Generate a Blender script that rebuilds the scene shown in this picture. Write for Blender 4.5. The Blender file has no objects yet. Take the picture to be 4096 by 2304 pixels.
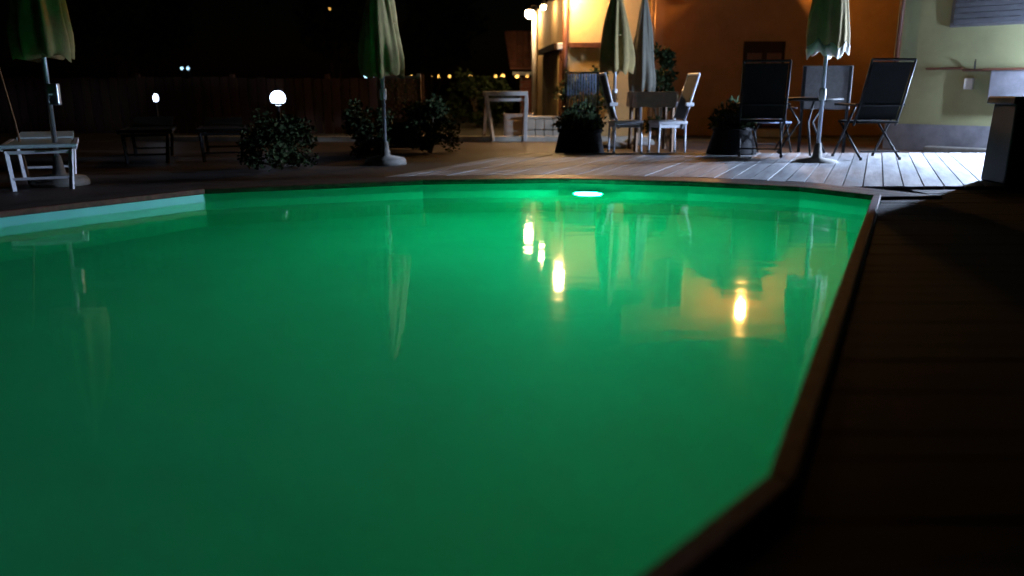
import bpy, bmesh, math, random
from mathutils import Vector, Matrix
from mathutils.geometry import tessellate_polygon
R = math.radians
random.seed(7)
S = bpy.context.scene
C = bpy.context.collection

# ------------------------------------------------------------------ camera
cam = bpy.data.cameras.new('camera')
cam.sensor_width = 36.0
cam.lens = 36.0 * 800 / 1024
cam.clip_start = 0.05
cam.clip_end = 2000
cam.dof.use_dof = True
cam.dof.focus_distance = 7.5
cam.dof.aperture_fstop = 0.8
cam_o = bpy.data.objects.new('camera', cam)
C.objects.link(cam_o)
cam_o.location = (0, 0, 0.84)
cam_o.rotation_euler = (R(90 - 13.9), 0, 0)
S.camera = cam_o

# ------------------------------------------------------------------ night sky, exposure
w = bpy.data.worlds.new('World')
S.world = w
w.use_nodes = True
nt = w.node_tree
sky = nt.nodes.new('ShaderNodeTexSky')
sky.sky_type = 'NISHITA'
sky.sun_disc = False
sky.sun_elevation = R(-6)
sky.sun_rotation = R(20)
bg = nt.nodes['Background']
bg.inputs['Strength'].default_value = 0.02
nt.links.new(sky.outputs['Color'], bg.inputs['Color'])
S.view_settings.view_transform = 'Standard'
S.view_settings.look = 'None'
S.view_settings.exposure = 0
S.view_settings.gamma = 1
S.view_settings.use_curve_mapping = False
S.cycles.use_denoising = True
S.cycles.max_bounces = 12
S.cycles.diffuse_bounces = 5
S.cycles.transmission_bounces = 8
S.cycles.volume_bounces = 1
S.cycles.sample_clamp_indirect = 4.0
S.cycles.caustics_reflective = True
S.cycles.caustics_refractive = True

# ------------------------------------------------------------------ materials
M = {}
def mat(name, col, rough=0.6, var=0.25, scale=6.0, bump=0.0, bscale=40.0, metal=0.0, stretch=(1, 1, 1), rand=0.0, spec=0.5):
    m = bpy.data.materials.new(name)
    m.use_nodes = True
    t = m.node_tree
    b = t.nodes['Principled BSDF']
    b.inputs['Roughness'].default_value = rough
    b.inputs['Metallic'].default_value = metal
    b.inputs['Specular IOR Level'].default_value = spec
    tc = t.nodes.new('ShaderNodeTexCoord')
    mp = t.nodes.new('ShaderNodeMapping')
    mp.inputs['Scale'].default_value = stretch
    t.links.new(tc.outputs['Object'], mp.inputs['Vector'])
    n = t.nodes.new('ShaderNodeTexNoise')
    n.inputs['Scale'].default_value = scale
    n.inputs['Detail'].default_value = 5
    n.inputs['Roughness'].default_value = 0.62
    t.links.new(mp.outputs['Vector'], n.inputs['Vector'])
    r = t.nodes.new('ShaderNodeValToRGB')
    lo = [max(0, c * (1 - var)) for c in col]
    hi = [min(1, c * (1 + var)) for c in col]
    r.color_ramp.elements[0].position = 0.32
    r.color_ramp.elements[1].position = 0.68
    r.color_ramp.elements[0].color = (*lo, 1)
    r.color_ramp.elements[1].color = (*hi, 1)
    t.links.new(n.outputs['Fac'], r.inputs['Fac'])
    last = r.outputs['Color']
    if rand:
        oi = t.nodes.new('ShaderNodeObjectInfo')
        mr = t.nodes.new('ShaderNodeMapRange')
        mr.inputs['To Min'].default_value = 1 - rand
        mr.inputs['To Max'].default_value = 1 + rand
        t.links.new(oi.outputs['Random'], mr.inputs['Value'])
        hs = t.nodes.new('ShaderNodeHueSaturation')
        t.links.new(mr.outputs['Result'], hs.inputs['Value'])
        t.links.new(last, hs.inputs['Color'])
        last = hs.outputs['Color']
        # shift the grain per piece so that no two boards repeat
        vm = t.nodes.new('ShaderNodeVectorMath')
        vm.operation = 'ADD'
        sc = t.nodes.new('ShaderNodeVectorMath')
        sc.operation = 'SCALE'
        sc.inputs['Scale'].default_value = 37
        cb = t.nodes.new('ShaderNodeCombineXYZ')
        t.links.new(oi.outputs['Random'], cb.inputs['X'])
        t.links.new(oi.outputs['Random'], cb.inputs['Y'])
        t.links.new(cb.outputs['Vector'], sc.inputs[0])
        t.links.new(tc.outputs['Object'], vm.inputs[0])
        t.links.new(sc.outputs['Vector'], vm.inputs[1])
        t.links.new(vm.outputs['Vector'], mp.inputs['Vector'])
    t.links.new(last, b.inputs['Base Color'])
    # roughness wear
    rr = t.nodes.new('ShaderNodeMapRange')
    rr.inputs['To Min'].default_value = max(0.02, rough - 0.12)
    rr.inputs['To Max'].default_value = min(1, rough + 0.12)
    t.links.new(n.outputs['Fac'], rr.inputs['Value'])
    t.links.new(rr.outputs['Result'], b.inputs['Roughness'])
    if bump:
        n2 = t.nodes.new('ShaderNodeTexNoise')
        n2.inputs['Scale'].default_value = bscale
        n2.inputs['Detail'].default_value = 4
        t.links.new(mp.outputs['Vector'], n2.inputs['Vector'])
        bp = t.nodes.new('ShaderNodeBump')
        bp.inputs['Strength'].default_value = bump
        bp.inputs['Distance'].default_value = 0.01
        t.links.new(n2.outputs['Fac'], bp.inputs['Height'])
        t.links.new(bp.outputs['Normal'], b.inputs['Normal'])
    M[name] = m
    return m

def glow(name, col, strength):
    m = bpy.data.materials.new(name)
    m.use_nodes = True
    t = m.node_tree
    t.nodes.clear()
    e = t.nodes.new('ShaderNodeEmission')
    e.inputs['Color'].default_value = (*col, 1)
    e.inputs['Strength'].default_value = strength
    o = t.nodes.new('ShaderNodeOutputMaterial')
    t.links.new(e.outputs[0], o.inputs['Surface'])
    M[name] = m
    return m

mat('paving', (.075, .06, .05), .75, .4, 3, .4, 30)
mat('patio', (.055, .038, .032), .6, .35, 4, .3, 25)
mat('earth', (.05, .045, .03), .9, .5, .6, .5, 8)
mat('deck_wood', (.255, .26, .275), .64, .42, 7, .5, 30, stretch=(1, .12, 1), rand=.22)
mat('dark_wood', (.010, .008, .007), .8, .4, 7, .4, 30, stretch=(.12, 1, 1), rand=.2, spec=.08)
mat('coping_wood', (.05, .036, .03), .5, .4, 9, .35, 40, rand=.2)
mat('trim_wood', (.10, .045, .034), .7, .45, 14, .4, 60, spec=.12)
mat('liner', (.14, .50, .47), .45, .07, 2)
mat('stucco_yellow', (.64, .43, .19), .9, .12, 2.5, .5, 90)
mat('stucco_terracotta', (.40, .20, .075), .9, .14, 2.5, .5, 90)
mat('stucco_olive', (.33, .33, .17), .9, .10, 2.0, .5, 90)
mat('plinth', (.22, .22, .25), .85, .25, 4, .5, 50)
mat('brown_paint', (.13, .045, .025), .5, .3, 8, .2, 50)
mat('copper_pipe', (.36, .17, .07), .4, .3, 9, .1, 40, metal=.3)
mat('white_paint', (.72, .70, .66), .5, .12, 9, .15, 40)
mat('cream_stone', (.50, .45, .36), .8, .2, 6, .4, 40)
mat('brick_red', (.36, .12, .07), .85, .3, 12, .5, 60, rand=.25)
mat('mortar', (.35, .31, .26), .9, .2, 10, .3, 60)
mat('roof_tile', (.22, .085, .05), .8, .35, 9, .3, 50, rand=.2)
mat('dark_metal', (.012, .013, .015), .55, .3, 10, .1, 60, spec=.2)
mat('grey_metal', (.20, .20, .22), .45, .2, 10, .1, 60, metal=.4)
mat('white_metal', (.70, .72, .78), .35, .08, 10, .05, 60)
mat('pole_metal', (.45, .50, .58), .32, .12, 10, .05, 60, metal=.6)
mat('canvas_cream', (.30, .235, .10), .9, .22, 5, .5, 120)
mat('canvas_grey', (.17, .17, .14), .9, .2, 5, .5, 120)
mat('canvas_trim', (.70, .68, .58), .85, .15, 12, .4, 120)
mat('fabric_dark', (.010, .011, .011), .9, .3, 30, .4, 200, spec=.08)
mat('fabric_blue', (.34, .42, .62), .6, .15, 40, .3, 200)
mat('fabric_grey', (.12, .115, .12), .8, .2, 20, .3, 200)
mat('sling', (.55, .70, .74), .6, .1, 20, .3, 150)
mat('cloth_beige', (.46, .37, .29), .9, .15, 8, .4, 120)
mat('wood_brown', (.16, .085, .04), .6, .35, 8, .35, 40, stretch=(1, 1, .15), rand=.15)
mat('fence_wood', (.030, .016, .012), .85, .4, 8, .4, 40, stretch=(1, 1, .12), rand=.25, spec=.15)
mat('planks_olive', (.30, .23, .12), .7, .35, 8, .4, 40, stretch=(1, 1, .12), rand=.15)
mat('bin_green', (.006, .014, .009), .45, .3, 8, .1, 40, spec=.3)
mat('pot_black', (.008, .008, .009), .75, .3, 8, .2, 40, spec=.15)
mat('concrete', (.26, .25, .23), .85, .25, 8, .5, 50)
mat('leaf', (.055, .085, .022), .55, .5, 3.0)
mat('leaf_dark', (.022, .036, .014), .85, .5, 3.0, spec=.1)
mat('bark', (.08, .055, .035), .9, .4, 12, .5, 30)
mat('rubber', (.02, .02, .02), .7, .2, 20)
mat('glass_dark', (.02, .025, .03), .08, .1, 3)
mat('shutter', (.10, .105, .12), .5, .15, 10, .1, 60)
mat('chrome', (.75, .77, .8), .15, .05, 10, metal=1.0)

glow('pool_glow', (.006, 1.0, .37), 800)
glow('warm_glow', (1.0, .58, .23), 960)
glow('warm_glow_far', (1.0, .68, .36), 210)
glow('orange_glow', (1.0, .47, .11), 1400)
glow('led_glow', (.56, .71, 1.0), 8600)
glow('garden_led', (.60, .72, 1.0), 9)
glow('small_led', (.6, .75, 1.0), 12)
glow('amber_glow', (1.0, .50, .10), 16)
glow('blue_glow', (.45, .75, 1.0), 10)

# water: a clear dielectric with a little scattering in its body
wm = bpy.data.materials.new('water')
wm.use_nodes = True
t = wm.node_tree
b = t.nodes['Principled BSDF']
b.inputs['Base Color'].default_value = (1, 1, 1, 1)
b.inputs['Roughness'].default_value = 0.048
b.inputs['IOR'].default_value = 1.333
b.inputs['Transmission Weight'].default_value = 1.0
tc = t.nodes.new('ShaderNodeTexCoord')
n = t.nodes.new('ShaderNodeTexNoise')
n.inputs['Scale'].default_value = 2.2
n.inputs['Detail'].default_value = 3
mp = t.nodes.new('ShaderNodeMapping')
mp.inputs['Scale'].default_value = (.7, 2.2, 1)
t.links.new(tc.outputs['Object'], mp.inputs['Vector'])
t.links.new(mp.outputs['Vector'], n.inputs['Vector'])
bp = t.nodes.new('ShaderNodeBump')
bp.inputs['Strength'].default_value = 0.10
bp.inputs['Distance'].default_value = 0.02
t.links.new(n.outputs['Fac'], bp.inputs['Height'])
t.links.new(bp.outputs['Normal'], b.inputs['Normal'])
sv = t.nodes.new('ShaderNodeVolumePrincipled')
sv.inputs['Color'].default_value = (.03, .62, .34, 1)
sv.inputs['Density'].default_value = 0.14
t.links.new(sv.outputs[0], t.nodes['Material Output'].inputs['Volume'])
M['water'] = wm

# ------------------------------------------------------------------ mesh helpers
class MB:
    def __init__(s):
        s.v = []; s.f = []
    def add(s, vs, fs):
        o = len(s.v)
        s.v += [tuple(p) for p in vs]
        s.f += [tuple(i + o for i in f) for f in fs]
        return s
    def box(s, c, d, m=None):
        x, y, z = (k / 2 for k in d)
        vs = [Vector((sx * x, sy * y, sz * z)) for sz in (-1, 1) for sy in (-1, 1) for sx in (-1, 1)]
        if m is not None:
            vs = [m @ p for p in vs]
        vs = [p + Vector(c) for p in vs]
        return s.add(vs, [(0, 2, 3, 1), (4, 5, 7, 6), (0, 1, 5, 4), (2, 6, 7, 3), (0, 4, 6, 2), (1, 3, 7, 5)])
    def prism(s, poly, z0, z1):
        n = len(poly)
        zf0 = z0 if callable(z0) else (lambda i: z0)
        zf1 = z1 if callable(z1) else (lambda i: z1)
        vs = [(p[0], p[1], zf0(i)) for i, p in enumerate(poly)] + [(p[0], p[1], zf1(i)) for i, p in enumerate(poly)]
        fs = [tuple(range(n - 1, -1, -1)), tuple(range(n, 2 * n))]
        fs += [(i, (i + 1) % n, n + (i + 1) % n, n + i) for i in range(n)]
        return s.add(vs, fs)
    def tube(s, pts, r, n=8, r1=None):
        pts = [Vector(p) for p in pts]
        m = len(pts)
        vs = []; fs = []
        for i, p in enumerate(pts):
            d = (pts[min(i + 1, m - 1)] - pts[max(i - 1, 0)]).normalized()
            a = d.orthogonal().normalized() if abs(d.z) < .98 else Vector((1, 0, 0))
            a = (a - d * a.dot(d)).normalized()
            bq = d.cross(a)
            rad = r if r1 is None else r + (r1 - r) * i / (m - 1)
            for k in range(n):
                q = 2 * math.pi * k / n
                vs.append(p + (a * math.cos(q) + bq * math.sin(q)) * rad)
        for i in range(m - 1):
            for k in range(n):
                fs.append((i * n + k, i * n + (k + 1) % n, (i + 1) * n + (k + 1) % n, (i + 1) * n + k))
        fs.append(tuple(range(n - 1, -1, -1)))
        fs.append(tuple(range((m - 1) * n, m * n)))
        return s.add(vs, fs)
    def bar(s, a, b, wx, wy):
        a = Vector(a); b = Vector(b)
        d = b - a
        q = d.to_track_quat('Z', 'Y').to_matrix()
        return s.box((a + b) / 2, (wx, wy, d.length), q)
    def lathe(s, prof, n=20, c=(0, 0, 0), fold=None):
        vs = []; fs = []
        for j, (r, z) in enumerate(prof):
            for k in range(n):
                q = 2 * math.pi * k / n
                rr, zz = (r, z) if fold is None else fold(r, z, q, j)
                vs.append((c[0] + rr * math.cos(q), c[1] + rr * math.sin(q), c[2] + zz))
        for j in range(len(prof) - 1):
            for k in range(n):
                fs.append((j * n + k, j * n + (k + 1) % n, (j + 1) * n + (k + 1) % n, (j + 1) * n + k))
        fs.append(tuple(range(n - 1, -1, -1)))
        fs.append(tuple(range((len(prof) - 1) * n, len(prof) * n)))
        return s.add(vs, fs)
    def sphere(s, c, r, n=14, sz=1.0):
        prof = [(max(.0005, r * math.sin(math.pi * j / 8)), -r * sz * math.cos(math.pi * j / 8)) for j in range(9)]
        return s.lathe(prof, n, c)
    def build(s, name, m, parent=None, smooth=False, bevel=0):
        me = bpy.data.meshes.new(name)
        me.from_pydata(s.v, [], s.f)
        me.validate()
        bm = bmesh.new(); bm.from_mesh(me)
        bmesh.ops.recalc_face_normals(bm, faces=bm.faces)
        bm.to_mesh(me); bm.free()
        me.materials.append(M[m])
        if smooth:
            for p in me.polygons:
                p.use_smooth = True
        o = bpy.data.objects.new(name, me)
        C.objects.link(o)
        if parent is not None:
            o.parent = parent
        if bevel:
            md = o.modifiers.new('bevel', 'BEVEL')
            md.width = bevel
            md.segments = 2
        return o

def tag(o, label=None, cat=None, group=None, kind=None):
    if label: o['label'] = label
    if cat: o['category'] = cat
    if group: o['group'] = group
    if kind: o['kind'] = kind
    return o

def thing(name, label, cat, loc=(0, 0, 0), rz=0, group=None):
    o = bpy.data.objects.new(name, None)
    o.empty_display_size = .1
    C.objects.link(o)
    o.location = loc
    o.rotation_euler = (0, 0, R(rz))
    return tag(o, label, cat, group)

def copy_tree(o, parent=None):
    c = o.copy()
    C.objects.link(c)
    c.parent = parent
    for ch in list(o.children):
        copy_tree(ch, c)
    return c

# ------------------------------------------------------------------ pool
WATER = -0.10
FLOOR = -1.35
POOL = [(.577, 1.62), (2.95, 6.50), (2.55, 7.08), (1.65, 7.50), (.45, 7.74), (-.85, 7.62), (-2.66, 6.92),
        (-3.87, 5.22), (-4.05, 3.6), (-3.5, 2.0), (-2.5, .85), (-1.3, .33), (-.35, .60)]
NP = len(POOL)
def offset(poly, d):
    out = []
    n = len(poly)
    for i in range(n):
        p0, p1, p2 = Vector(poly[i - 1]), Vector(poly[i]), Vector(poly[(i + 1) % n])
        a = (p1 - p0).normalized(); b2 = (p2 - p1).normalized()
        na = Vector((a.y, -a.x)); nb = Vector((b2.y, -b2.x))
        m = (na + nb).normalized()
        out.append(tuple(p1 + m * (d / max(.4, m.dot(na)))))
    return out
P0 = POOL
PT = offset(POOL, .048)      # outer edge of the trim
PC = offset(POOL, .50)       # outer edge of the coping
PW = offset(POOL, .06)
PWM = offset(POOL, .03)

pool = thing('swimming_pool', 'many-sided swimming pool with green lit liner and dark wooden rim', 'pool', (0, 3.9, FLOOR))
def local(o, par):
    o.matrix_parent_inverse = Matrix.Translation(par.location).inverted()
    return o
local(MB().prism(PW, FLOOR - .08, FLOOR).build('floor', 'liner', pool), pool)
for i in range(NP):
    j = (i + 1) % NP
    local(MB().prism([P0[i], P0[j], PW[j], PW[i]], FLOOR, -.035).build('wall_panel', 'liner', pool), pool)
    local(MB().prism([offset(POOL, -.012)[i], offset(POOL, -.012)[j], PT[j], PT[i]], -.033, .012).build('rim_trim', 'trim_wood', pool, bevel=.008), pool)
    if i in (1, 2, 3, 4, 5, 6, 7, 8, 9, 10):
        a0, a1 = PT[i], PT[j]
        o0, o1 = PC[i], PC[j]
        for k in range(3):
            f0, f1 = k / 3 + .006, (k + 1) / 3 - .006
            def L(p, q, f): return (p[0] + (q[0] - p[0]) * f, p[1] + (q[1] - p[1]) * f)
            local(MB().prism([L(a0, o0, f0), L(a1, o1, f0), L(a1, o1, f1), L(a0, o0, f1)], -.04, -.002).build('coping_board', 'coping_wood', pool), pool)

wat = MB().prism(PWM, FLOOR - .03, WATER).build('water', 'water')
tag(wat, 'still green glowing pool water mirroring the lit house', None, kind='structure')

# underwater lamp on the far wall
lx, ly, lz = .73, 7.67, -.28
lamp = thing('pool_lamp', 'round underwater lamp glowing bright green-white on the far pool wall', 'lamp', (lx, ly, lz), -11)
ring = MB()
n = 28
prof = [(.17, 0), (.175, .02), (.165, .035), (.14, .03), (.138, 0)]
ring.lathe(prof, n)
o = ring.build('bezel', 'chrome', lamp, True); o.rotation_euler = (R(90), 0, 0)
o = MB().lathe([(.135, .01), (.13, .035), (.095, .07), (.045, .088), (.001, .092)], n).build('lens', 'pool_glow', lamp, True)
o.rotation_euler = (R(90), 0, 0)

# ------------------------------------------------------------------ ground
def sheet(name, outer, hole, z, m):
    vs = [Vector((p[0], p[1], 0)) for p in outer]
    loops = [vs]
    if hole:
        loops.append([Vector((p[0], p[1], 0)) for p in hole])
    tris = tessellate_polygon(loops)
    allv = [v for l in loops for v in l]
    mb = MB()
    mb.add([(v.x, v.y, z) for v in allv], [tuple(t3) for t3 in tris])
    o = mb.build(name, m)
    for p in o.data.polygons:
        if p.normal.z < 0: p.flip()
    return tag(o, kind='structure')
sheet('ground', [(-400, -400), (400, -400), (400, 600), (-400, 600)], PW, -.085, 'earth')
sheet('patio', [(-9, -4), (12, -4), (12, 14.6), (-9, 14.6)], PW, -.06, 'patio')
# raised kerb at the back of the patio
tag(MB().box((-2.2, 14.68, -.03), (9.4, .16, .12)).build('kerb', 'cream_stone'), kind='structure')

# weathered grey timber deck beyond the pool, boards running away to the right
HEAD = R(24)
dv = Vector((math.sin(HEAD), math.cos(HEAD)))
pv = Vector((math.cos(HEAD), -math.sin(HEAD)))
front = [PC[i] for i in (6, 5, 4, 3, 2)]
def yfront(x):
    if x > 2.95: return 7.2
    pts = sorted(front)
    for a, b2 in zip(pts, pts[1:]):
        if a[0] <= x <= b2[0]:
            return max(7.2, a[1] + (b2[1] - a[1]) * (x - a[0]) / (b2[0] - a[0])) + .012
    return 7.2
WA = Vector((5.93, 12.9)); WD = Vector((.68, -.73)); WN = Vector((-.73, -.68))
def span(o):
    # first and last point of a board edge at offset o
    p = pv * o
    ts = None; te = None
    tt = 3.0
    while tt < 16:
        q = p + dv * tt
        inside = q.y > yfront(q.x) and q.y < 11.15 and (q - WA).dot(WN) > .34
        if inside and ts is None: ts = tt
        if ts is not None and not inside:
            te = tt; break
        tt += .01
    return (ts, te if te is not None else 16) if ts is not None else None
deck = tag(MB().box((3.4, 9.2, -.072), (.05, .05, .01)).build('deck', 'dark_wood'), kind='structure')
o0 = -4.41
W = .168
k = 0
while o0 + k * W < 2.9:
    a = o0 + k * W; b2 = a + W - .012
    sa, sb = span(a), span(b2)
    if sa and sb and sa[1] - sa[0] > .2 and sb[1] - sb[0] > .2:
        q = [pv * a + dv * sa[0], pv * b2 + dv * sb[0], pv * b2 + dv * sb[1], pv * a + dv * sa[1]]
        # mesh in the board's own frame so that the grain follows it
        org = q[0]
        loc = [((p - org).dot(pv), (p - org).dot(dv)) for p in q]
        pl = MB().prism(loc, -.03, 0).build('plank', 'deck_wood', deck)
        pl.location = (org.x, org.y, random.uniform(-.0025, .0025))
        pl.rotation_euler = (0, 0, -HEAD)
    k += 1

# dark deck on the near right, boards running left to right
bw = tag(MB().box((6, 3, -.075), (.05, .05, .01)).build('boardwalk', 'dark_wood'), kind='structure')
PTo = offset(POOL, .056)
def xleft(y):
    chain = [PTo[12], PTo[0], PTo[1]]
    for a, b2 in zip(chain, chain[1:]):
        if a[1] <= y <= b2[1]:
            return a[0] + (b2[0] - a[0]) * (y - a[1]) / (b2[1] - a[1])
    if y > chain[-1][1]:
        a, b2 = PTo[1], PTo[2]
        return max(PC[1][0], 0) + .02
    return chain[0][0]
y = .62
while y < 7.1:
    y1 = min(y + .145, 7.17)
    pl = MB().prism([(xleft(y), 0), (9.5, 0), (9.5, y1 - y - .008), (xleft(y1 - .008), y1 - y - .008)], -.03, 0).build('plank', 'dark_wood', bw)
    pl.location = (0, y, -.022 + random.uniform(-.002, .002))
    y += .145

# ------------------------------------------------------------------ yellow house
house = thing('yellow_house', 'yellow rendered house with warm wall lamps behind the parasols', 'house', (0, 0, 0))
B = lambda name, c, d, m, par=house, **k: MB().box(c, d).build(name, m, par, **k)
B('wall', (1.855, 15.95, 1.33), (1.65, .3, 2.82), 'stucco_yellow')
B('wall', (5.63, 17.15, 2.06), (6.44, .3, 4.28), 'stucco_terracotta')
MB().prism([(2.40, 16.103), (2.676, 16.103), (2.676, 16.995), (2.40, 16.995)], -.08, 2.74).build('wall', 'stucco_yellow', house)
MB().prism([(1.03, 16.103), (.62, 20.8), (.92, 20.83), (1.33, 16.103)], -.08, 2.74).build('wall', 'stucco_yellow', house)
# wing roof: rows of curved tiles
rf = MB().prism([(.55, 15.45), (2.78, 15.45), (2.78, 19.0), (.25, 19.0)], lambda i: 2.745 if i < 2 else 4.3, lambda i: 2.80 if i < 2 else 4.36).build('roof', 'roof_tile', house)
def tile_mesh():
    mb = MB()
    n = 5
    vs = []; fs = []
    for yy, rr in ((0, .085), (.36, .07)):
        for k in range(n):
            q = math.pi * k / (n - 1)
            vs.append((rr * math.cos(q), yy, rr * .6 * math.sin(q)))
    for k in range(n - 1):
        fs.append((k, k + 1, n + k + 1, n + k))
    mb.add(vs, fs)
    return mb
tproto = None
sl = math.atan2(1.55, 3.55)
for r_ in range(10):
    for c_ in range(13):
        yy = 15.42 + r_ * .35 * math.cos(sl) * 1.02
        zz = 2.80 + (yy - 15.45) * 1.555 / 3.55 + .01
        if tproto is None:
            tproto = tile_mesh().build('tile', 'roof_tile', rf)
            o = tproto
        else:
            o = tproto.copy(); C.objects.link(o); o.parent = rf
        o.location = (.66 + c_ * .175, yy, zz)
        o.rotation_euler = (sl, 0, 0)
MB().prism([(2.3, 16.5), (9.2, 16.5), (9.2, 20.4), (2.3, 20.4)], lambda i: 4.16 if i < 2 else 5.9, lambda i: 4.24 if i < 2 else 5.98).build('roof', 'roof_tile', house)
MB().prism([(2.32, 16.5), (9.18, 16.5), (9.18, 16.99), (2.32, 16.99)], lambda i: 4.13 if i < 2 else 4.35, lambda i: 4.155 if i < 2 else 4.375).build('added_soffit', 'fence_wood', house)  # dark boards added under the eave to cut lamp light bounced onto the wall
MB().prism([(.56, 15.45), (2.77, 15.45), (2.77, 15.795), (.56, 15.795)], lambda i: 2.70 if i < 2 else 2.85, lambda i: 2.735 if i < 2 else 2.885).build('added_soffit', 'fence_wood', house)  # same added dark boards under the wing eave, against bounced light
B('fascia', (5.75, 16.47, 4.19), (6.9, .05, .16), 'brown_paint')
B('fascia', (1.665, 15.42, 2.765), (2.23, .05, .14), 'brown_paint')
# projecting brown shelf and its end, lamp light put in as white
B('ledge', (1.75, 15.765, 1.66), (1.36, .07, .10), 'brown_paint', bevel=.01)
B('lit_ledge_end', (.90, 15.745, 1.64), (.10, .12, .12), 'white_paint', bevel=.01)
# downspouts
MB().tube([(1.0, 15.74, 2.7), (1.0, 15.74, .02)], .05, 12).build('downspout', 'brown_paint', house, True)
MB().tube([(2.64, 15.73, 2.7), (2.64, 15.73, .02)], .045, 12).build('downspout', 'copper_pipe', house, True)
MB().tube([(.55, 20.55, 2.7), (.55, 20.55, .02)], .06, 12).build('downspout', 'white_paint', house, True)
for z in (.5, 1.4, 2.3):
    B('pipe_clip', (1.0, 15.765, z), (.13, .06, .03), 'dark_metal')
# doors on the receding side
sd = Vector((-.41, 4.7)).normalized()
sn = Vector((-sd.y, sd.x))
def side(s_, off, z): 
    q = Vector((1.03, 16.1)) + sd * s_ + sn * off
    return (q.x, q.y, z)
rotS = Matrix.Rotation(math.atan2(sd.y, sd.x), 3, 'Z')
dr = MB().box(side(1.75, .02, .85), (2.6, .05, 1.7), rotS).build('door', 'brown_paint', house)
for k in range(12):
    MB().box(side(.62 + k * .205, .055, .80), (.19, .03, 1.52), rotS).build('plank', 'planks_olive', dr)
MB().box(side(1.75, .09, 1.68), (2.75, .14, .12), rotS).build('lintel', 'fence_wood', house)
# small window and door with canopy under the orange lamp
wn = B('window', (3.56, 16.99, 3.15), (.38, .05, 1.0), 'white_paint')
MB().box((3.56, 16.955, 3.15), (.30, .03, .92)).build('pane', 'glass_dark', wn)
dr = B('door', (5.14, 16.99, .87), (.84, .06, 1.86), 'fence_wood')
for sx in (-1, 1):
    for zc in (.45, 1.25):
        MB().box((5.14 + sx * .2, 16.95, zc), (.29, .03, .64)).build('door_panel', 'brown_paint', dr)
MB().tube([(4.84, 16.93, .9), (4.84, 16.88, .9), (4.94, 16.88, .9)], .012, 8).build('handle', 'chrome', dr)
cp = MB().prism([(4.38, 16.2), (5.32, 16.2), (5.32, 16.995), (4.38, 16.995)], 3.08, 3.15).build('canopy', 'brown_paint', house)
for x in (4.44, 5.26):
    MB().bar((x, 16.35, 3.08), (x, 16.98, 2.62), .05, .05).build('bracket', 'brown_paint', cp)
# front step
MB().box((5.14, 16.7, -.01), (1.2, .58, .14)).build('step', 'cream_stone', house)

def wall_lamp(loc, label, gm, r=.085, arm=(0, .24, .05)):
    l = thing('wall_lamp', label, 'lamp', loc)
    a = Vector(arm)
    MB().tube([(0, 0, .13), (a.x * .4, a.y * .4, .2), (a.x, a.y, .16)], .014, 8).build('arm', 'dark_metal', l)
    MB().lathe([(.055, 0), (.055, .02), (.02, .03)], 14, (a.x, a.y - .01 if a.y else 0, .12)).build('mount', 'dark_metal', l)
    MB().lathe([(.03, .14), (r * .8, .10), (r * 1.15, r * .72)], 16).build('cap', 'dark_metal', l, True)
    MB().sphere((0, 0, 0), r, 16, 1.1).build('globe', gm, l, True)
    return l
wall_lamp((.93, 15.52, 2.58), 'warm wall lamp at the near corner of the yellow house under the eave', 'warm_glow')
wall_lamp((.66, 17.6, 2.52), 'small warm wall lamp on the receding side of the yellow house', 'warm_glow_far', .05, (.18, .02, .05))
wall_lamp((.42, 20.25, 2.62), 'bright white wall lamp at the far corner of the yellow house', 'warm_glow_far', .10, (.2, .05, .05))
wall_lamp((4.94, 16.7, 3.56), 'orange wall lamp above the door canopy mirrored in the water', 'orange_glow', .085)

# ------------------------------------------------------------------ olive building at right
ob = thing('olive_building', 'olive yellow rendered building with a grey shutter at right', 'building', (0, 0, 0))
def wl(s_, off, z):
    q = WA + WD * s_ + WN * off
    return (q.x, q.y, z)
rotW = Matrix.Rotation(math.atan2(WD.y, WD.x), 3, 'Z')
def WB(name, s_, off, z, d, m, par=ob, **k):
    return MB().box(wl(s_, off, z), d, rotW).build(name, m, par, **k)
WB('wall', 3.2, -.15, 1.75, (6.4, .3, 3.66), 'stucco_olive')
MB().prism([tuple(WA + WN * -.3), tuple(WA + WN * -3.3), tuple(WA + WN * -3.3 + WD * .3), tuple(WA + WN * -.3 + WD * .3)], -.08, 3.58).build('wall', 'stucco_olive', ob)
WB('plinth', 3.2, .02, .12, (6.42, .04, .42), 'plinth')
WB('kerb_stone', 3.5, .18, -.03, (5.6, .24, .10), 'concrete', bevel=.015)
sh = WB('window', 1.33, .02, 2.35, (1.12, .06, 1.24), 'grey_metal')
for k in range(15):
    WB('shutter_slat', 1.33, .058, 1.80 + k * .078, (1.02, .022, .07), 'shutter', sh)
MB().tube([wl(.06, .05, 3.4), wl(.06, .05, 1.05)], .035, 10).build('downspout', 'brown_paint', ob, True)
# pipe, tap and boxes on the wall
pp = MB().tube([wl(.5, .03, 1.15), wl(1.0, .03, 1.15), wl(1.02, .04, 1.12), wl(2.2, .05, 1.12)], .018, 8).build('pipe', 'brown_paint', ob)
MB().tube([wl(1.18, .05, 1.14), wl(1.19, .09, 1.24), wl(1.2, .11, 1.26)], .012, 8).build('tap_lever', 'dark_metal', pp)
WB('meter_box', 1.13, .05, .93, (.12, .07, .16), 'white_paint', bevel=.008)
WB('cabinet', 1.80, .09, .90, (.72, .18, .42), 'plinth', bevel=.01)
WB('shelf', 1.80, .13, 1.125, (.9, .24, .03), 'brown_paint')
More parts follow.
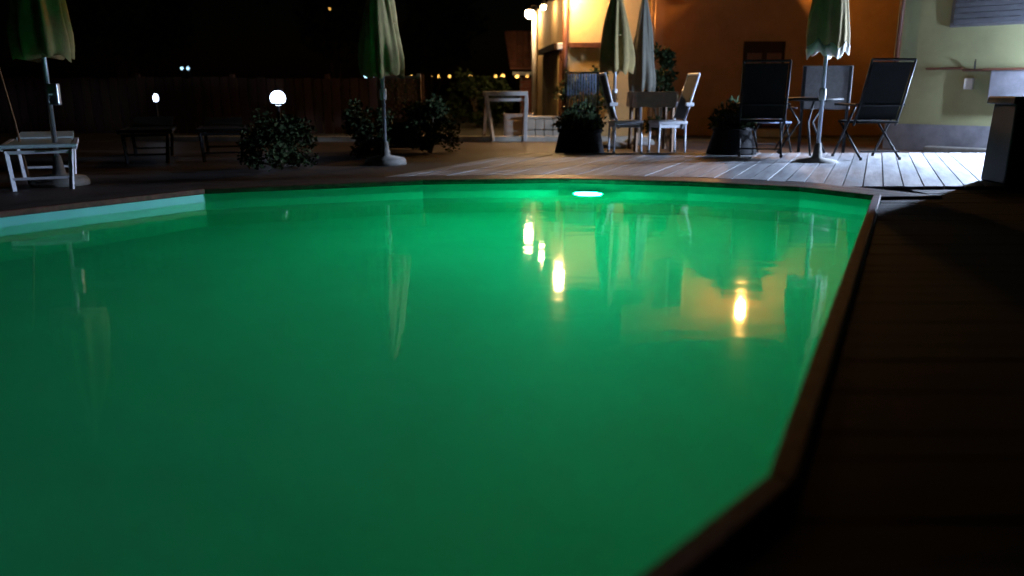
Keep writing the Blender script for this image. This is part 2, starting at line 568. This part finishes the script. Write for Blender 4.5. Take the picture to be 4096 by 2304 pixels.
# flood light
fl = thing('flood_light', 'cold white flood light on the olive building wall beside the shutter', 'lamp', wl(2.66, .46, 1.15))
dirL = Vector((-.80, -.60, -.05)).normalized()
mq = dirL.to_track_quat('Y', 'Z').to_matrix()
MB().box((0, 0, 0), (.27, .05, .20), mq).build('housing', 'dark_metal', fl, bevel=.008)
MB().box(dirL * .03, (.25, .008, .18), mq).build('panel', 'led_glow', fl)
MB().tube([(0, 0, -.1), (.12, .12, -.13), (.335, .31, -.09)], .012, 8).build('bracket', 'dark_metal', fl)

# ------------------------------------------------------------------ little tiled outbuilding far left of the house
kb = thing('brick_outbuilding', 'small brick outbuilding with steep brown tiled roof and pale eave', 'outbuilding', (0, 24, 0))
MB().box((.62, .6, .55), (.76, 1.0, 1.3)).build('wall', 'mortar', kb)
br = None
for r_ in range(14):
    for c_ in range(4):
        w_ = .17
        x = .33 + c_ * .18 + (.05 if r_ % 2 else 0)
        if br is None:
            br = MB().box((0, 0, 0), (w_, .05, .075)).build('brick', 'brick_red', kb); o = br
        else:
            o = br.copy(); C.objects.link(o); o.parent = kb
        o.location = (x, .09, -.02 + r_ * .09)
rk = MB().prism([(-.05, -.12), (1.0, -.12), (1.0, 1.2), (-.22, 1.2)], lambda i: 1.42 if i < 2 else 2.5, lambda i: 1.47 if i < 2 else 2.56).build('roof', 'roof_tile', kb)
for r_ in range(5):
    for c_ in range(6):
        o = tproto.copy(); C.objects.link(o); o.parent = rk
        o.location = (.03 + c_ * .18, -.12 + r_ * .25, 1.48 + r_ * .25 * .82)
        o.rotation_euler = (math.atan(.82), 0, 0)
        o.scale = (1, 1, 1)
MB().box((.52, -.08, 1.30), (1.0, .3, .10)).build('eave', 'white_paint', kb, bevel=.02)

# ------------------------------------------------------------------ parasols (closed)
def parasol(loc, label, hem, top, rad, m, tilt=0, trim=None, seed=0, box=False, rz=0):
    t_ = thing('closed_parasol', label, 'parasol', loc, rz, 'closed parasols round the pool')
    rnd = random.Random(seed)
    ph = [rnd.uniform(0, 6) for _ in range(4)]
    H_ = top - hem
    prof = []
    for j in range(15):
        u = j / 14
        r_ = rad * (.93 + .10 * math.sin(u * 3.0)) * (1 - u) ** .82 + .018
        if u < .12: r_ *= .86 + u * 1.2
        prof.append((r_, hem + u * H_))
    def fold(r_, z_, q, j):
        sw = .35 * math.sin(2.3 * z_ + ph[1]) + .2 * math.sin(q * 2 + ph[2])
        a = 1 + (.11 + .06 * math.sin(q + ph[3])) * math.cos(8 * q + ph[0] + sw) + .09 * math.sin(3 * q + ph[1] + z_ * 4) + .05 * math.sin(13 * q + ph[2] + z_ * 2) + .05 * math.sin(q + ph[3]) * math.sin(z_ * 7 + ph[0])
        fade = min(1, r_ / .1)
        zz = z_
        if j == 0: zz -= .035 * math.cos(8 * q + ph[0]) + .025 * math.sin(3 * q + ph[3])
        return r_ * (1 + (a - 1) * fade), zz
    cn = MB().lathe(prof, 96, (0, 0, 0), fold).build('canopy', m, t_, True)
    if trim:
        vs = [(prof[0][0] * 1.02, prof[0][1] - .03), (prof[0][0] * 1.05, prof[0][1] + .02), (prof[1][0] * 1.02, prof[1][1] - .02)]
        MB().lathe(vs, 96, (0, 0, 0), lambda r_, z_, q, j: fold(r_, z_, q, 0)).build('valance', trim, cn, True)
    MB().lathe([(.012, top - .01), (.03, top + .03), (.02, top + .07), (.002, top + .09)], 12).build('finial', 'wood_brown', t_, True)
    MB().tube([(0, 0, .05), (0, 0, top - .02)], .024, 12).build('pole', 'pole_metal', t_, True)
    zt = hem + H_ * .42
    rt = rad * .62 + .012
    MB().tube([(rt * math.cos(q), rt * math.sin(q), zt + .02 * math.sin(q)) for q in [2 * math.pi * k / 24 for k in range(25)]], .012, 6).build('tie_strap', m, t_)
    MB().lathe([(.26, -.06), (.26, -.02), (.23, .02), (.06, .05), (.035, .22), (.03, .22)], 24).build('base', 'concrete', t_, True)
    if box:
        MB().box((.07, -.03, .80), (.10, .06, .20)).build('crank_box', 'pole_metal', t_, bevel=.01)
        MB().tube([(.07, -.07, .80), (.07, -.13, .80), (.07, -.13, .72)], .009, 6).build('crank_handle', 'pole_metal', t_)
    else:
        MB().lathe([(.035, .72), (.042, .74), (.042, .84), (.035, .86)], 12).build('pole_collar', 'white_metal', t_, True)
    return t_
parasol((-4.42, 7.85, 0), 'closed cream parasol behind the white lounger with crank box on its pole', 1.15, 2.5, .27, 'canvas_cream', seed=1, box=True)
parasol((-1.58, 10.1, 0), 'closed cream parasol left of the white trestle frame in front of the lattice trellis', 1.02, 2.45, .27, 'canvas_cream', seed=2)
parasol((1.62, 13.0, 0), 'closed green-cream parasol in front of the yellow lit wall', 1.12, 2.45, .27, 'canvas_cream', seed=3)
parasol((2.18, 13.9, 0), 'slim closed grey parasol behind the table with beige cloth', .82, 2.42, .22, 'canvas_grey', seed=4)
parasol((3.68, 9.75, 0), 'closed parasol with frayed pale hem above the dark high-backed chairs', 1.27, 2.7, .235, 'canvas_cream', trim='canvas_trim', seed=5)

# ------------------------------------------------------------------ furniture
def folding_chair(loc, rz, label, frame, slatm, panel=None, group=None, arms=True):
    t_ = thing('folding_chair', label, 'chair', loc, rz, group)
    # front is +Y, the back leans to -Y
    for sx in (-1, 1):
        x = sx * .25
        MB().tube([(x, .26, .012), (x, -.02, .46), (x, -.12, .62)], .013, 8).build('leg', frame, t_, True)
        MB().tube([(x * .92, -.30, .012), (x * .92, .20, .43)], .013, 8).build('leg', frame, t_, True)
        MB().tube([(x, -.12, .40), (x, -.20, .62), (x, -.36, 1.16)], .014, 8).build('back_upright', frame, t_, True)
        MB().lathe([(.018, 0), (.018, .03), (.012, .035)], 8, (x, .26, 0)).build('foot_cap', 'rubber', t_)
        MB().lathe([(.018, 0), (.018, .03), (.012, .035)], 8, (x * .92, -.30, 0)).build('foot_cap', 'rubber', t_)
        if arms:
            MB().box((sx * .27, .03, .645), (.05, .46, .026)).build('armrest', frame, t_, bevel=.008)
    MB().tube([(-.25, -.36, 1.16), (.25, -.36, 1.16)], .015, 8).build('top_rail', frame, t_)
    MB().tube([(-.25, -.21, .64), (.25, -.21, .64)], .011, 8).build('mid_rail', frame, t_)
    MB().tube([(-.23, -.28, .10), (.23, -.28, .10)], .010, 8).build('stretcher', frame, t_)
    MB().box((0, .02, .44), (.48, .44, .028)).build('seat', panel or slatm, t_, bevel=.01)
    if panel:
        a, b2 = Vector((0, -.14, .47)), Vector((0, -.352, 1.13))
        MB().bar(a, b2, .46, .012).build('back_panel', panel, t_)
    else:
        for k in range(11):
            x = -.21 + k * .042
            MB().bar((x, -.14, .47), (x, -.352, 1.14), .028, .010).build('back_slat', slatm, t_)
    return t_
def place_chair(src, loc, rz, label):
    c = copy_tree(src)
    c.location = loc
    c.rotation_euler = (0, 0, R(rz))
    c['label'] = label
    return c
# pale slatted chairs by the beige table
z0 = -.058
c1 = folding_chair((1.06, 12.45, z0), 176, 'chair with pale blue upright back slats beside the black tub', 'dark_metal', 'fabric_blue', group='slatted chairs')
place_chair(c1, (3.82, 12.1, z0), 184, 'shaded slatted chair left of the fringed parasol near the door')
def dining_chair(loc, rz, label, backm='fabric_grey'):
    t_ = thing('dining_chair', label, 'chair', loc, rz, 'white metal chairs at the beige table')
    for sx in (-1, 1):
        x = sx * .21
        MB().tube([(x, .20, .01), (x, .19, .43)], .016, 8).build('leg', 'white_metal', t_, True)
        MB().tube([(x, -.20, .01), (x, -.19, .43)], .016, 8).build('leg', 'white_metal', t_, True)
        MB().tube([(x, -.14, .36), (x, -.24, .70), (x, -.36, 1.12)], .018, 8).build('back_upright', 'white_metal', t_, True)
        MB().box((x * 1.1, -.23, .70), (.05, .12, .05)).build('hinge', 'white_metal', t_, bevel=.008)
        MB().lathe([(.02, 0), (.02, .03)], 8, (x, .20, 0)).build('foot_cap', 'rubber', t_)
        MB().lathe([(.02, 0), (.02, .03)], 8, (x, -.20, 0)).build('foot_cap', 'rubber', t_)
    MB().tube([(-.21, -.36, 1.12), (.21, -.36, 1.12)], .018, 8).build('top_rail', 'white_metal', t_)
    MB().box((0, 0, .445), (.46, .44, .05)).build('seat', 'white_metal', t_, bevel=.015)
    MB().box((0, 0, .395), (.42, .40, .045)).build('apron', 'white_metal', t_)
    MB().bar((0, -.165, .5), (0, -.355, 1.10), .38, .012).build('back_panel', backm, t_)
    return t_
w1 = dining_chair((2.26, 11.85, z0), 99, 'white metal chair seen from the side right of the beige table')
place_chair(w1, (1.66, 11.95, z0), -86, 'white metal chair left of the beige table under the parasol')
tb = thing('garden_table', 'garden table with a beige cloth hanging between the white chairs', 'table', (2.12, 12.45, z0))
MB().box((0, 0, .85), (.62, .7, .03)).build('table_top', 'wood_brown', tb)
cl = MB()
nx = 24
ring_ = []
for k in range(48):
    q = 2 * math.pi * k / 48
    cx, sy = math.cos(q), math.sin(q)
    sq = 1 / max(abs(cx) / .33, abs(sy) / .37)
    ring_.append((cx * sq, sy * sq))
vs = [(x, y, .872) for x, y in ring_] + [(x * 1.02 + .008 * math.sin(9 * i), y * 1.02 + .008 * math.cos(7 * i), .65 + .01 * math.sin(5 * i)) for i, (x, y) in enumerate(ring_)]
fs = [tuple(range(48))] + [(i, (i + 1) % 48, 48 + (i + 1) % 48, 48 + i) for i in range(48)]
cl.add(vs, fs).build('cloth_skirt', 'cloth_beige', tb)
for sx in (-1, 1):
    for sy in (-1, 1):
        MB().bar((sx * .27, sy * .3, 0), (sx * .26, sy * .29, .84), .045, .045).build('leg', 'wood_brown', tb)

# dark group under the fringed parasol
d1 = folding_chair((4.50, 10.3, 0), 8, 'black high-backed folding chair standing nearest the olive wall', 'dark_metal', 'fabric_dark', panel='fabric_dark', group='dark folding chairs')
d1.scale = (1.12, 1.1, 1.03)
place_chair(d1, (3.28, 10.75, 0), -14, 'black folding chair in the dark left of the fringed parasol pole')
t2 = thing('round_table', 'dark round garden table under the fringed parasol', 'table', (3.95, 10.95, 0))
MB().lathe([(.42, .70), (.44, .715), (.44, .735), (.42, .745)], 32).build('table_top', 'dark_metal', t2)
for k in range(3):
    q = 2 * math.pi * k / 3 + .4
    MB().tube([(.36 * math.cos(q), .36 * math.sin(q), 0), (.10 * math.cos(q), .10 * math.sin(q), .42), (.3 * math.cos(q), .3 * math.sin(q), .70)], .016, 8).build('leg', 'dark_metal', t2, True)
bx = thing('grey_screen', 'plain grey panel screen standing behind the black high-backed chair', 'screen', (4.42, 11.6, z0), -16)
MB().box((0, 0, .93), (.66, .04, .60)).build('panel', 'fabric_grey', bx, bevel=.01)
for sx in (-1, 1):
    MB().bar((sx * .30, 0, 0), (sx * .30, 0, 1.22), .04, .045).build('post', 'dark_metal', bx)
    MB().box((sx * .30, 0, .015), (.06, .4, .03)).build('foot', 'dark_metal', bx)

# sun lounger at left
def lounger(loc, rz, label, fm, sm, back):
    l = thing('sun_lounger', label, 'sun lounger', loc, rz, 'sun loungers on the left bank')
    wd = .26
    for yy, nm in ((0, 0), (1.25, 1)):
        for sx in (-1, 1):
            MB().bar((sx * (wd - .03), yy - .04, 0), (sx * wd, yy + .02, .36), .035, .03).build('leg', fm, l)
        MB().bar((-wd + .02, yy - .025, .11), (wd - .02, yy - .025, .11), .022, .022).build('crossbar', fm, l)
        MB().bar((-wd, yy + .02, .345), (wd, yy + .02, .345), .03, .03).build('end_rail', fm, l)
    for sx in (-1, 1):
        MB().bar((sx * (wd + .035), -.06, .385), (sx * (wd + .035), 1.30, .385), .035, .04).build('side_rail', fm, l)
    MB().box((0, .62, .395), (.52, 1.30, .02)).build('bed', sm, l)
    MB().box((0, -.05, .40), (.64, .05, .035)).build('bolster', sm, l, bevel=.012)
    MB().bar((0, 1.32, .40), (0, 1.32 + .62 * math.cos(R(back)), .40 + .62 * math.sin(R(back))), .52, .03).build('backrest', sm, l)
    return l
lounger((-4.34, 7.42, z0), 27, 'white framed sun lounger at the left edge of the picture', 'white_metal', 'sling', 3)
lounger((-4.6, 10.2, z0), 20, 'dark sun lounger in the shade right of the crank parasol', 'dark_metal', 'fabric_dark', 10)
lounger((-3.75, 10.5, z0), 18, 'dark sun lounger in the shade below the bright garden lamp', 'dark_metal', 'fabric_dark', 8)

# ------------------------------------------------------------------ bins, tubs, pots
bn = thing('waste_bin', 'dark green waste bin with overhanging lid at the right edge, widened to block the flood light', 'bin', (5.40, 7.46, 0), -2)
def frus(mb, w0, w1, d0, d1, z0_, z1_):
    vs = [(sx * w0 / 2, sy * d0 / 2, z0_) for sx, sy in ((-1, -1), (1, -1), (1, 1), (-1, 1))] + [(sx * w1 / 2, sy * d1 / 2, z1_) for sx, sy in ((-1, -1), (1, -1), (1, 1), (-1, 1))]
    return mb.add(vs, [(3, 2, 1, 0), (4, 5, 6, 7), (0, 1, 5, 4), (1, 2, 6, 5), (2, 3, 7, 6), (3, 0, 4, 7)])
frus(MB(), 1.84, 1.80, .42, .38, .0, .72).build('body', 'bin_green', bn, bevel=.02)  # extra width out of view added to shade the near deck
frus(MB(), 1.90, 1.88, .47, .45, .715, .785).build('lid', 'bin_green', bn, bevel=.015)
for sx in (-3, -2, -1, 0, 1, 2, 3):
    MB().box((sx * .26, -.205, .36), (.04, .02, .62)).build('rib', 'bin_green', bn)
MB().tube([(-.6, -.2, .66), (-.6, -.27, .66), (.6, -.27, .66), (.6, -.2, .66)], .012, 8).build('handle', 'dark_metal', bn)

def foliage(name, loc, label, rx, rz_, n, m, size, seed, stem=.3, cat='shrub', group=None, taper=0.0):
    rnd = random.Random(seed)
    t_ = thing(name, label, cat, loc, 0, group)
    clumps = []
    for k in range(int(14 + n / 300)):
        th_ = rnd.uniform(0, 6.283); h = rnd.random()
        rr = rx * (1 - taper * h) * math.sqrt(rnd.random()) * (.55 + .45 * math.sin(math.pi * min(1, h * .9 + .1)))
        clumps.append((rr * math.cos(th_), rr * math.sin(th_), stem + h * rz_, rx * rnd.uniform(.22, .42)))
    mb = MB()
    for k in range(n):
        cx, cy, cz, cr = rnd.choice(clumps)
        d = Vector((rnd.gauss(0, 1), rnd.gauss(0, 1), rnd.gauss(0, 1))).normalized() * cr * rnd.random() ** .45
        p = Vector((cx, cy, cz)) + d
        if p.z < .02: p.z = .02 + rnd.random() * .1
        a = Vector((rnd.gauss(0, 1), rnd.gauss(0, 1), rnd.gauss(0, .6))).normalized()
        bq = a.orthogonal().normalized()
        bq = (bq * math.cos(k) + a.cross(bq) * math.sin(k))
        L_ = size * rnd.uniform(.6, 1.3)
        mb.add([p, p + a * L_ * .5 + bq * L_ * .28, p + a * L_, p + a * L_ * .5 - bq * L_ * .28], [(0, 1, 2, 3)])
    mb.build('crown', m, t_)
    st = MB()
    for k in range(6):
        cx, cy, cz, cr = clumps[k]
        st.tube([(cx * .05, cy * .05, 0), (cx * .4, cy * .4, cz * .5), (cx, cy, cz)], .02 + rx * .02, 6, .006)
    st.build('trunk', 'bark', t_)
    return t_
def tub(loc, label, r0, r1, h, m='pot_black', seed=0):
    t_ = thing('planter_tub', label, 'planter', loc)
    MB().lathe([(r0, 0), (r0 * 1.0, .03), (r1, h - .06), (r1 * 1.08, h - .05), (r1 * 1.08, h), (r1 * .93, h), (r1 * .9, h - .05)], 28).build('pot', m, t_, True)
    MB().lathe([(r1 * .89, h - .07), (r1 * .4, h - .05), (.01, h - .045)], 28).build('soil', 'earth', t_)
    rnd = random.Random(seed)
    mb = MB()
    for k in range(900):
        q = rnd.uniform(0, 6.283); rr = r1 * 1.15 * math.sqrt(rnd.random())
        p = Vector((rr * math.cos(q), rr * math.sin(q), h - .03 + rnd.random() * .34 * (1.15 - (rr / r1) ** 2 * .6)))
        a = Vector((rnd.gauss(0, .6), rnd.gauss(0, .6), rnd.gauss(.4, .6))).normalized()
        bq = a.orthogonal().normalized()
        L_ = rnd.uniform(.05, .10)
        mb.add([p, p + a * L_ * .5 + bq * L_ * .25, p + a * L_, p + a * L_ * .5 - bq * L_ * .25], [(0, 1, 2, 3)])
    mb.build('plant', 'leaf_dark', t_)
    return t_

tub((.98, 11.75, z0), 'black tapered planter tub with a dark plant beside the slatted chair', .36, .30, .36, seed=31)
tub((2.98, 11.0, 0), 'black tapered planter tub with a dark plant on the deck right of the white chairs', .33, .25, .36, seed=32)
foliage('shrub', (1.35, 15.2, z0), 'leafy shrub climbing against the yellow lit wall below the ledge', .48, .85, 2600, 'leaf', .085, 11, .35)
foliage('shrub', (2.66, 14.7, z0), 'tall dark shrub between the grey parasol and the house door', .30, 1.35, 2600, 'leaf_dark', .085, 12, .25)
foliage('shrub', (-1.22, 12.0, z0), 'round black shrub right of the lattice trellis', .42, .75, 2600, 'leaf_dark', .07, 13, .05)
foliage('shrub', (-.85, 20.5, -.08), 'loose dark green bush far behind the white trestle frame', .7, 1.3, 2200, 'leaf_dark', .12, 14, .1)

# trestle frame, crate and pots in front of the house
tr = thing('trestle_frame', 'white wooden trestle frame with splayed legs by the house', 'trestle', (-.10, 14.75, -.05))
MB().box((-.02, 0, .83), (.80, .10, .075)).build('top_beam', 'white_paint', tr, bevel=.008)
for sx in (-1, 1):
    MB().bar((sx * .36 + (.12 if sx < 0 else -.02), -.16, 0), (sx * .36, -.02, .80), .055, .05).build('leg', 'white_paint', tr)
    MB().bar((sx * .36 - .06, .32, 0), (sx * .36, .03, .80), .05, .05).build('leg', 'wood_brown', tr)
MB().bar((-.34, .0, .72), (.34, .0, .72), .04, .05).build('stretcher', 'white_paint', tr)
cr = thing('beige_crate', 'beige low crate standing behind the white trestle frame', 'crate', (.12, 15.6, -.08))
for k in range(4):
    MB().box((0, -.2, .07 + k * .12), (.56, .025, .105)).build('board', 'cloth_beige', cr)
    MB().box((0, .2, .07 + k * .12), (.56, .025, .105)).build('board', 'cloth_beige', cr)
for sx in (-1, 1):
    MB().box((sx * .27, 0, .25), (.025, .37, .48)).build('end_panel', 'cloth_beige', cr)
lw = thing('low_wall', 'low pale stone wall running along the foot of the house', 'wall', (.70, 15.3, -.08))
for k in range(5):
    for r_ in range(2):
        MB().box((-.02 + k * .0 - .33 + (k * .165), 0, .10 + r_ * .2), (.155, .16 + .01 * ((k + r_) % 2), .185)).build('stone', 'cream_stone', lw, bevel=.012)
MB().box((0, 0, .425), (.86, .22, .045)).build('cap', 'cream_stone', lw, bevel=.01)

# lattice trellis
tl = thing('lattice_trellis', 'reddish brown lattice trellis panel left of the round black shrub', 'trellis', (-1.72, 12.6, z0))
for sx in (-1, 1):
    MB().box((sx * .30, 0, .55), (.06, .06, 1.18)).build('post', 'wood_brown', tl)
for z in (.45, 1.08):
    MB().box((0, 0, z), (.54, .045, .05)).build('rail', 'wood_brown', tl)
for d in (-1, 1):
    for k in range(-6, 7):
        a = []
        c0 = k * .1
        # clip a 45 degree lath to the frame
        for u in [i * .01 - 1 for i in range(200)]:
            x = c0 + u * d; z = .765 + u
            if abs(x) < .27 and .475 < z < 1.055: a.append((x, z))
        if len(a) > 6:
            MB().bar((a[0][0], d * .012, a[0][1]), (a[-1][0], d * .012, a[-1][1]), .012, .026).build('lath', 'wood_brown', tl)
MB().box((0, 0, .22), (.54, .03, .40)).build('lower_panel', 'fence_wood', tl)

# plank fence across the left background
fn = thing('plank_fence', 'dark wooden plank fence across the left background', 'fence', (-7.6, 17.8, -.08))
for k in range(52):
    h = 1.18 + random.uniform(-.025, .025)
    MB().box((-4.6 + k * .20, 0, h / 2), (.175, .025, h)).build('plank', 'fence_wood', fn)
for z in (.3, .95):
    MB().box((.5, .035, z), (10.4, .04, .08)).build('rail', 'fence_wood', fn)
for k in range(6):
    MB().box((-4.6 + k * 2.05, .10, .62), (.09, .09, 1.26)).build('post', 'fence_wood', fn)

# low dark foliage added to keep the garden lamp out of the water's reflection
foliage('added_hedge', (-2.75, 9.55, z0), 'low dark clipped bush added to hide the bright garden lamp from the water', .42, .50, 3200, 'leaf_dark', .06, 21, .06, cat='added_hedge')
foliage('shrub', (-2.0, 11.3, z0), 'dark rounded shrub between the garden lamp and the lattice trellis', .36, .62, 2200, 'leaf_dark', .07, 22, .05)

# leaning pole at far left
lp = thing('leaning_pole', 'thin wooden pole leaning beside the white lounger', 'pole', (-4.75, 7.9, z0))
MB().tube([(0, 0, 0), (-.08, .03, .6), (-.24, .08, 1.45)], .013, 8, .009).build('shaft', 'wood_brown', lp, True)
MB().lathe([(.018, 0), (.018, .04)], 8).build('ferrule', 'rubber', lp)

# ------------------------------------------------------------------ lamps in the garden and far away
gl = thing('garden_lamp', 'dazzling cold white garden lamp on a short post at left', 'lamp', (-3.56, 12.5, -.06))
MB().tube([(0, 0, 0), (0, 0, .70)], .025, 10).build('post', 'dark_metal', gl)
MB().lathe([(.03, .67), (.09, .69), (.09, .71)], 18).build('collar', 'dark_metal', gl)
MB().sphere((0, 0, .78), .115, 18, 1.0).build('globe', 'garden_led', gl, True)
MB().lathe([(.08, .885), (.07, .91), (.02, .93)], 18).build('cap', 'dark_metal', gl)
sl_ = thing('garden_lamp', 'small blue-white lamp far left of the dazzling garden lamp', 'lamp', (-6.5, 15.0, -.08))
MB().tube([(0, 0, 0), (0, 0, .74)], .02, 8).build('post', 'dark_metal', sl_)
MB().sphere((0, 0, .78), .045, 12, 1.6).build('globe', 'small_led', sl_, True)
MB().lathe([(.05, .855), (.02, .88)], 12).build('cap', 'dark_metal', sl_)

def far_lamp(px, Y, z, m, label, group, r=.14):
    X = (px - 512) / 800 * Y * .985
    t_ = thing('street_lamp', label, 'lamp', (X, Y, -.085), 0, group)
    MB().tube([(0, 0, 0), (0, 0, z + .25), (.0, -.3, z + .32), (0, -.55, z + .2)], .05, 6).build('post', 'dark_metal', t_)
    MB().lathe([(.02, .16), (r * 1.1, .06), (r * 1.1, .04)], 10, (0, -.55, z)).build('hood', 'dark_metal', t_)
    MB().sphere((0, -.55, z), r, 10).build('bulb', m, t_)
for px in (414, 421, 433, 440, 451, 471, 496, 503, 517, 527, 534):
    Y = random.uniform(120, 140)
    big = px in (503, 517, 534)
    far_lamp(px, Y, .84 + 13.5 / 800 * Y, 'amber_glow', 'tiny amber street lamp in the row far beyond the trestle frame' if not big else 'brighter amber street lamp in the far row above the trestle frame',
             'far amber street lamps' if not big else 'brighter far amber street lamps', .10 if not big else .17)
for px in (369, 376, 386):
    far_lamp(px, 130, .84 + 13.5 / 800 * 130, 'blue_glow', 'tiny bluish street lamp in the dark left of the lattice trellis', 'far bluish street lamps', .15)
for px in (190, 196):
    far_lamp(px, 120, .84 + 21 / 800 * 120, 'blue_glow', 'tiny bluish street lamp above the small blue-white lamp', 'far bluish lamps above the small lamp', .12)
far_lamp(337, 90, .84 + 75 / 800 * 90, 'amber_glow', 'single dim amber lamp high up in the dark left of the parasol', None, .10)

# trees in the dark beyond the fence
for i, (x, y, h, rr, lab) in enumerate([(-17, 36, 7, 2.9, 'tall dark tree beyond the plank fence behind the crank parasol'),
                                        (-8, 38, 8, 2.8, 'dark tree beyond the fence above the dazzling garden lamp'),
                                        (-4.0, 40, 5.5, 2.1, 'small dark tree behind the lattice trellis and parasol')]):
    foliage('broadleaf_tree', (x, y, -.085), lab, rr, h * .65, 5200, 'leaf_dark', .34, 40 + i, h * .38, 'tree', 'trees beyond the fence')
